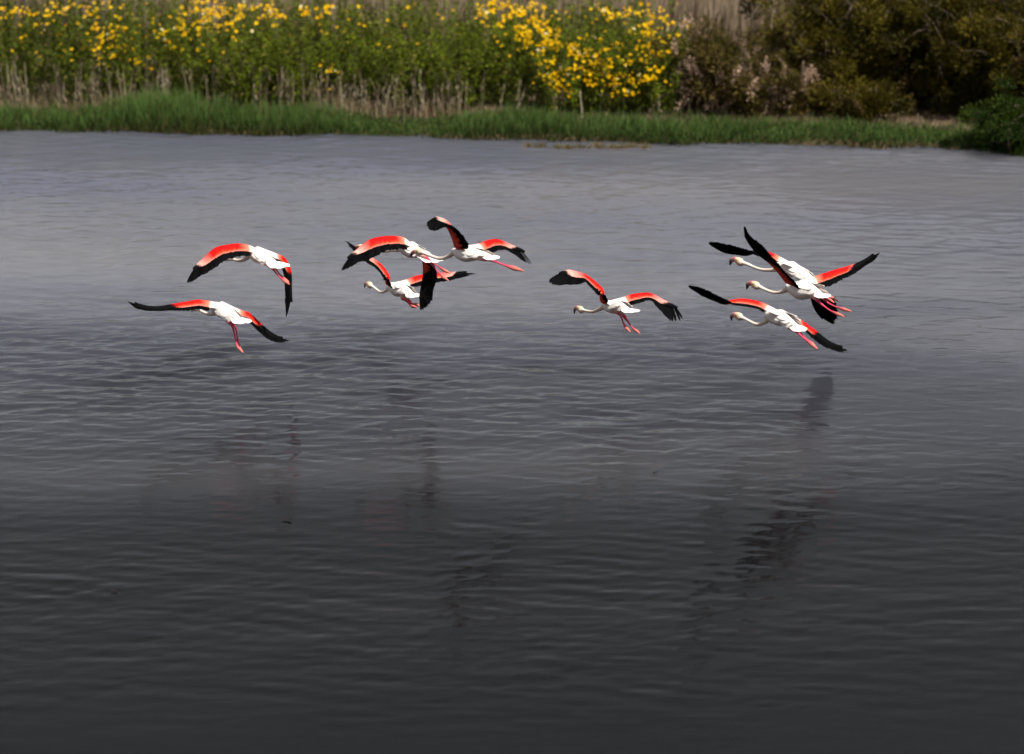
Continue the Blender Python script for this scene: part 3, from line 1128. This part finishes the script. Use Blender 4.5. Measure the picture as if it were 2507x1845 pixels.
# flowers: patches read off the photograph in photo pixels (x, y centre, half sizes, count), set on the bushes' outer side
patches = [(120, 40, 110, 40, 40), (280, 95, 60, 55, 44), (250, 130, 40, 30, 14), (340, 150, 22, 18, 9), (30, 20, 40, 25, 16), (420, 80, 50, 40, 38),
           (500, 30, 60, 40, 60), (560, 45, 45, 35, 34), (640, 30, 70, 25, 34), (760, 30, 50, 15, 16), (820, 22, 30, 12, 8),
           (200, 20, 90, 20, 24), (150, 110, 120, 40, 10), (520, 120, 80, 40, 8), (800, 160, 40, 40, 8), (900, 60, 120, 40, 6),
           (1210, 25, 50, 25, 50), (1290, 45, 60, 40, 80), (1330, 95, 55, 35, 70), (1390, 130, 70, 40, 80), (1480, 140, 70, 45, 80),
           (1430, 180, 80, 30, 60), (1520, 195, 70, 25, 34), (1340, 190, 28, 16, 16), (1590, 60, 60, 35, 60), (1600, 120, 45, 40, 36),
           (1500, 30, 90, 18, 34), (1600, 185, 35, 22, 22), (1520, 228, 22, 10, 9), (1370, 222, 30, 12, 6), (1270, 70, 50, 40, 24)]
fl_count = 0
for (cx, cy, hx, hy, cnt) in patches:
    for _ in range(int(cnt * 2.3)):
        fx, fy = cx + rng.normal(0, 0.56) * hx, cy + rng.normal(0, 0.56) * hy
        if mnoise.noise(Vector((fx * 0.03, fy * 0.05, 1.0))) < -0.12 + 0.1 * rng.normal():
            continue
        if fy < -25 or fy > 240:
            continue
        # front surface of the bush bank: lower flowers stand nearer the water
        xw, yw = shore_x(fx, 1.25)
        back = np.clip((230 - fy) / 230.0, 0, 1.1)
        Y = yw - 0.22 + 0.62 * back + rng.normal(0, 0.10)
        p = at_Y(fx, fy, Y)
        g = float(bank_z(p[0], p[1]))
        if p[2] < g + 0.15:
            continue
        best = min(bushes, key=lambda b: (b[1] - p[0]) ** 2 + ((b[2] - p[1]) * 0.8) ** 2)
        me = FLOWERS[int(rng.integers(0, 3))] if rng.random() > 0.045 else PALE
        o = obj('flower', me, best[0], (p[0] - best[1], p[1] - best[2], p[2] - best[3]))
        s = 0.012 + 0.018 * rng.random() ** 1.3
        o.scale = (s, s, s)
        o.rotation_euler = (rng.normal(0.65, 0.35), rng.normal(0, 0.35), rng.uniform(-0.6, 0.6))
        fl_count += 1
for b in bushes:                      # a few more on the crowns
    for P in b[6][::7]:
        if rng.random() < 0.5:
            o = obj('flower', FLOWERS[int(rng.integers(0, 3))], b[0], tuple(P[-1] + np.array([0, 0, 0.01])))
            s = rng.uniform(0.018, 0.028)
            o.scale = (s, s, s)
            o.rotation_euler = (rng.normal(0.2, 0.4), rng.normal(0, 0.4), 0)


# ------------------------------------------------------------------ dry reeds
def stalk_mesh(seed, plume):
    r = np.random.default_rng(seed)
    bend = r.normal(0, 0.05, 2)
    P = np.array([(bend[0] * t * t, bend[1] * t * t, t) for t in np.linspace(0, 1, 6)])
    V, Fc, C = [], [], []
    c = lerp(np.array([0.0975, 0.0748, 0.0423]), np.array([0.2210, 0.1820, 0.1235]), r.random())
    for i, p in enumerate(P):
        w = 0.0085 * (1 - 0.55 * i / 5)
        for a in (0, 2.09, 4.19):
            V.append(p + np.array([math.cos(a) * w, math.sin(a) * w, 0]))
            C.append(c * (0.75 + 0.25 * i / 5))
    for i in range(5):
        for j in range(3):
            q = (j + 1) % 3
            Fc.append([i * 3 + j, i * 3 + q, (i + 1) * 3 + q, (i + 1) * 3 + j])
    for k in range(3):                      # hanging strap leaves
        t = r.uniform(0.15, 0.85)
        p = np.array([bend[0] * t * t, bend[1] * t * t, t])
        a = r.uniform(0, 6.28)
        d = np.array([math.cos(a), math.sin(a), 0])
        s = np.array([-d[1], d[0], 0]) * 0.010
        L = r.uniform(0.03, 0.07)
        b = len(V)
        V += [p - s * .6, p + s * .6, p + d * L * 0.5 + np.array([0, 0, 0.10]) - s, p + d * L * 0.5 + np.array([0, 0, 0.10]) + s, p + d * L + np.array([0, 0, -0.02])]
        C += [c * 0.9] * 5
        Fc += [[b, b + 1, b + 3, b + 2], [b + 2, b + 3, b + 4]]
    if plume:
        p = P[-1]
        for k in range(8):
            a = r.uniform(0, 6.28)
            d = np.array([math.cos(a) * 0.025, math.sin(a) * 0.025, r.uniform(0.02, 0.09)])
            b = len(V)
            q = p + np.array([0, 0, -0.10 + 0.016 * k])
            s = np.array([-math.sin(a), math.cos(a), 0]) * 0.012
            V += [q - s * .3, q + s * .3, q + d]
            C += [c * 1.05] * 3
            Fc += [[b, b + 1, b + 2]]
    return mesh_np('stalk', np.array(V), Fc, M_DRY, np.clip(np.array(C), 0, 1))


STALKS = [stalk_mesh(50 + i, i % 2 == 0) for i in range(8)]


def reed_clump(px_, d, nst, hgt, label):
    x, y = shore_x(px_, d)
    z = float(bank_z(x, y))
    root = empty('dry_reed_clump', (x, y, z))
    tag(root, label, 'reeds', 'clumps of dry reeds behind the grass fringe')
    for i in range(nst):
        o = obj('stalk', STALKS[int(rng.integers(0, 8))], root, (rng.normal(0, 0.17), rng.normal(0, 0.10), -0.02))
        s = hgt * rng.uniform(0.6, 1.12)
        o.scale = (rng.uniform(0.8, 1.3), rng.uniform(0.8, 1.3), s)
        o.rotation_euler = (rng.normal(0, 0.05), rng.normal(0, 0.06), rng.uniform(0, 6.28))


reed_specs = ([(c, 1.0, 10, 0.60, 'grey dry reed clump below the dark bushes') for c in (10, 70, 130, 190, 250, 310, 365)] +
              [(c, 1.1, 6, 0.66, 'sparse tall dry reed clump behind the grass mounds') for c in (430, 480, 540, 600, 660, 710)] +
              [(c, 1.0, 10, 0.55, 'tan dry reed clump before the plain green bushes') for c in (780, 840, 900, 960, 1020, 1080, 1120)] +
              [(c, 1.15, 3, 0.42, 'few thin dry stalks under the yellow flowers') for c in (1220, 1300, 1360, 1590, 1690)])
for c, d, ns_, hh, look in reed_specs:
    lst = [q[0] for q in reed_specs if q[4] == look]
    k = ORD[sorted(lst, key=lambda q: abs(q - 1422)).index(c)]
    reed_clump(c + rng.uniform(-15, 15), d + rng.uniform(0, .15), ns_, hh, look + ', ' + k + ' such from the pale stalk')

# one pale stake standing in front of the flowers
x, y = shore_x(1422, 1.0)
z = float(bank_z(x, y))
P = np.array([(0.012 * math.sin(t * 5), 0, t * 0.42 - 0.04) for t in np.linspace(0, 1, 9)])
v, f = sweep(P, np.linspace(0.010, 0.006, 9), np.array([0, 1.0, 0]), 7)
st = obj('stake', mesh_np('stake', v, f, M_BARK, np.tile([0.28, 0.24, 0.18], (len(v), 1)), smooth=True), None, (x, y, z))
tag(st, 'single pale bare stalk standing upright before the yellow flowers', 'stalk')


# ------------------------------------------------------------------ tamarisks
def limb_paths(x0, hgt, spread, nlimb, r):
    out = []
    for i in range(nlimb):
        a = 2 * math.pi * (i + r.random()) / nlimb
        q = r.uniform(0.35, 1.0)
        tip = np.array([math.cos(a) * spread * q, math.sin(a) * spread * 0.8 * q, hgt * r.uniform(0.45, 1.0)])
        b = np.array([math.cos(a) * 0.10, math.sin(a) * 0.10, 0.0])
        mid = lerp(b, tip, 0.45) + np.array([r.normal(0, .08), r.normal(0, .08), hgt * 0.10])
        out.append(catmull([b + np.array([0, 0, -0.05]), mid, tip], 9))
    return out


def tamarisk(name, px_, d, hgt, spread, label, cat, cols, nclump, nleaf, flower_frac=0.0, seed=0, lsize=1.0, low=0.10, trunk_r=0.035):
    r = np.random.default_rng(seed)
    x, y = shore_x(px_, d)
    z = float(bank_z(x, y))
    root = empty(name, (x, y, z))
    tag(root, label, cat, 'tamarisks and bushes at the wooded end of the bank')
    limbs = limb_paths(0, hgt, spread, 9, r)
    tw = []
    lp, la, ll, lw, lc = [], [], [], [], []
    for k in range(nclump):
        L = limbs[int(r.integers(0, len(limbs)))]
        t = r.uniform(low, 1.0)
        b = np.array([np.interp(t, np.linspace(0, 1, 9), L[:, j]) for j in range(3)])
        off = r.normal(size=3) * np.array([spread * 0.30, spread * 0.26, hgt * 0.11])
        c = b + off
        c[2] = max(c[2], 0.10)
        tw.append(catmull([b, lerp(b, c, .5) + np.array([0, 0, 0.06]), c], 4))
        # a spray: feathery shoots radiating up and out from the twig
        fl = r.random() < flower_frac
        nl = int(nleaf * r.uniform(0.6, 1.4) * (0.6 if fl else 1))
        cr = r.uniform(0.10, 0.20) * lsize * (0.55 if fl else 1)
        e = unit(r.normal(size=(nl, 3))) * (r.random((nl, 1)) ** 0.5) * cr * (np.array([1.1, 1.0, 0.85]) if not fl else np.array([0.7, 0.7, 1.7]))
        if fl:
            e = e @ np.array([[1, 0, r.normal(0, .5)], [0, 1, 0], [r.normal(0, .5), 0, 1]])
            c = c + np.array([c[0] * 0.25, -0.10 * spread, 0.02])
        pts = c + e
        out = unit((e if not fl else r.normal(size=(nl, 3)) * 0.07 + np.array([0, 0, 0.06])) + np.array([0, 0, 0.05]) + unit(c[None] * np.array([1, 1, 0.2])) * 0.06 + r.normal(size=(nl, 3)) * 0.05)
        lp.append(pts)
        la.append(out)
        ll.append(r.uniform(0.04, 0.11, nl) * lsize * (0.45 if fl else 1))
        lw.append(r.uniform(0.010, 0.024, nl) * lsize * (1.4 if fl else 1))
        base = cols[2] if fl else lerp(cols[0], cols[1], r.random())
        lc.append(base * r.uniform(0.7, 1.3, (nl, 1)) * (1 if fl else r.uniform(0.6, 1.25)))
    V, Fc = merge([sweep(P, np.linspace(trunk_r, trunk_r * 0.25, 9), np.array([0.2, 0.9, 0.1]), 7) for P in limbs] +
                  [sweep(P, np.linspace(0.008, 0.003, 4), np.array([0.2, 0.9, 0.1]), 4) for P in tw])
    obj('trunk', mesh_np('trunk', V, Fc, M_BARK, np.tile([0.085, 0.062, 0.045], (len(V), 1)), smooth=True), root)
    obj('crown', leaf_mesh('crown', np.concatenate(lp), np.concatenate(la), np.concatenate(ll), np.concatenate(lw),
                           np.concatenate(lc), M_LEAF), root)
    return root


OLIVE = (np.array([0.016, 0.016, 0.003]), np.array([0.092, 0.072, 0.008]), np.array([0.12, 0.075, 0.03]))
PINKT = (np.array([0.040, 0.034, 0.007]), np.array([0.115, 0.082, 0.022]), np.array([0.30, 0.205, 0.145]))
GREEN = (np.array([0.012, 0.026, 0.004]), np.array([0.036, 0.054, 0.006]), np.array([0.1, 0.1, 0.02]))

tamarisk('tamarisk_bush', 1755, 1.55, 1.2, 0.60, 'bush with pale pink flower sprays beside the yellow daisies', 'bush', PINKT, 190, 120, 0.36, 31)
tamarisk('tamarisk_bush', 1895, 1.35, 0.75, 0.42, 'low bush tipped with pale pink sprays before the dark trees', 'bush', PINKT, 100, 120, 0.42, 32)
tamarisk('tamarisk_tree', 1990, 2.0, 1.55, 0.80, 'dark olive tamarisk tree right behind the low pink-tipped bush', 'tree', OLIVE, 190, 150, 0.05, 33, low=0.05)
tamarisk('tamarisk_tree', 2170, 2.2, 1.70, 0.85, 'dark olive tamarisk tree in the middle of the dark thicket', 'tree', OLIVE, 210, 150, 0.06, 34, low=0.05)
tamarisk('tamarisk_tree', 2350, 2.1, 1.70, 0.85, 'dark tamarisk tree behind the round green waterside bush', 'tree', OLIVE, 200, 150, 0.05, 35, low=0.08)
tamarisk('tamarisk_tree', 2540, 2.3, 1.75, 0.90, 'dark tamarisk tree at the wooded end of the bank', 'tree', OLIVE, 200, 150, 0.05, 36, low=0.05)
tamarisk('tamarisk_tree', 2080, 3.2, 1.8, 1.0, 'tall dark tamarisk at the back of the thicket', 'tree', OLIVE, 200, 150, 0.04, 37, low=0.05, lsize=1.2)
tamarisk('tamarisk_tree', 2330, 3.3, 1.9, 1.0, 'tallest dark tamarisk rising behind the thicket', 'tree', OLIVE, 200, 150, 0.04, 38, low=0.05, lsize=1.2)
tamarisk('tamarisk_bush', 2080, 1.35, 0.55, 0.40, 'low brown bush at the foot of the dark thicket', 'bush', OLIVE, 60, 130, 0.12, 39, low=0.05)
tamarisk('waterside_bush', 2475, 0.22, 0.66, 0.44, 'round dark green bush leaning over the water', 'bush', GREEN, 110, 170, 0.0, 40, lsize=0.8, low=0.05, trunk_r=0.018)

# ------------------------------------------------------------------ low weeds standing in the shallows
for c, wpx in ((1298, 16), (1326, 10), (1366, 12), (1392, 9), (1424, 20), (1462, 10), (1490, 22), (1522, 18), (1550, 13), (1580, 9)):
    p = on_water(c, 361 + rng.uniform(-2, 2))
    n = 85
    w = wpx / F * p[1]
    b = np.stack([rng.normal(0, w * 0.6, n), rng.normal(0, 0.04, n), np.full(n, -0.03)], -1)
    tone = rng.random(n)[:, None]
    low_ = lerp(np.array([0.08, 0.036, 0.012]), np.array([0.13, 0.075, 0.03]), tone)
    top_ = lerp(np.array([0.07, 0.09, 0.03]), np.array([0.19, 0.14, 0.06]), tone)
    me = blades('water_weed', b, rng.uniform(0.05, 0.12, n), rng.uniform(0.006, 0.011, n),
                np.stack([rng.normal(0, .03, n), rng.normal(0, .03, n), np.zeros(n)], -1), low_, top_, M_LEAF)
    tag(obj('water_weed', me, None, (p[0], p[1], 0.0)), 'small brownish weed tuft standing in the shallows before the grass', 'weed',
        'weed tufts in the shallows')

# ------------------------------------------------------------------ scraps afloat on the open water
def scrap_mesh(name, L, w, c, seed):
    """a curled leaf or feather scrap: two-sided boat-shaped sheet with a raised rim and a stub of stalk"""
    r = np.random.default_rng(seed)
    V, Fc, C = [], [], []
    k = 7
    for i in range(k):
        t = i / (k - 1)
        ww = w * math.sin(math.pi * (0.08 + 0.86 * t)) * 0.5
        bend = 0.12 * L * math.sin(2.2 * t + r.uniform(-.2, .2))
        for j, q in enumerate((-1, -0.4, 0.4, 1)):
            V.append((L * (t - 0.5), bend + q * ww, 0.003 + 0.003 * q * q + 0.004 * (2 * t - 1) ** 2))
            C.append(c * r.uniform(0.7, 1.3))
    for i in range(k - 1):
        for j in range(3):
            a = i * 4 + j
            Fc.append([a, a + 1, a + 5, a + 4])
    b = len(V)
    V += [(L * 0.5, 0.11 * L, 0.007), (L * 0.5, 0.11 * L + 0.004, 0.007), (L * 0.68, 0.13 * L, 0.010)]
    C += [c] * 3
    Fc.append([b, b + 1, b + 2])
    return mesh_np(name, np.array(V), Fc, M_DRY, np.clip(np.array(C), 0, 1), smooth=True)


DARKC, PALEC = np.array([0.010, 0.008, 0.007]), np.array([0.07, 0.065, 0.055])
for i, (sx_, sy_, pale) in enumerate(((701, 1275, 0), (2083, 1165, 0), (726, 1080, 0), (279, 1449, 0), (1078, 1502, 0), (1605, 1160, 0))):
    p = on_water(sx_, sy_)
    L = 0.045 + 0.03 * rng.random()
    o = obj('floating_feather' if pale else 'floating_leaf', scrap_mesh('scrap', L, L * 0.42, PALEC if pale else DARKC, 300 + i), None,
            (p[0], p[1], 0.004))
    o.rotation_euler = (0, 0, rng.uniform(-0.5, 0.5) + (math.pi if rng.random() < .5 else 0))
    tag(o, 'tiny pale feather scrap floating on the dark open water' if pale else 'tiny dark leaf scrap floating on the open water',
        'feather' if pale else 'leaf', 'feather scraps on the water' if pale else 'leaf scraps on the water')
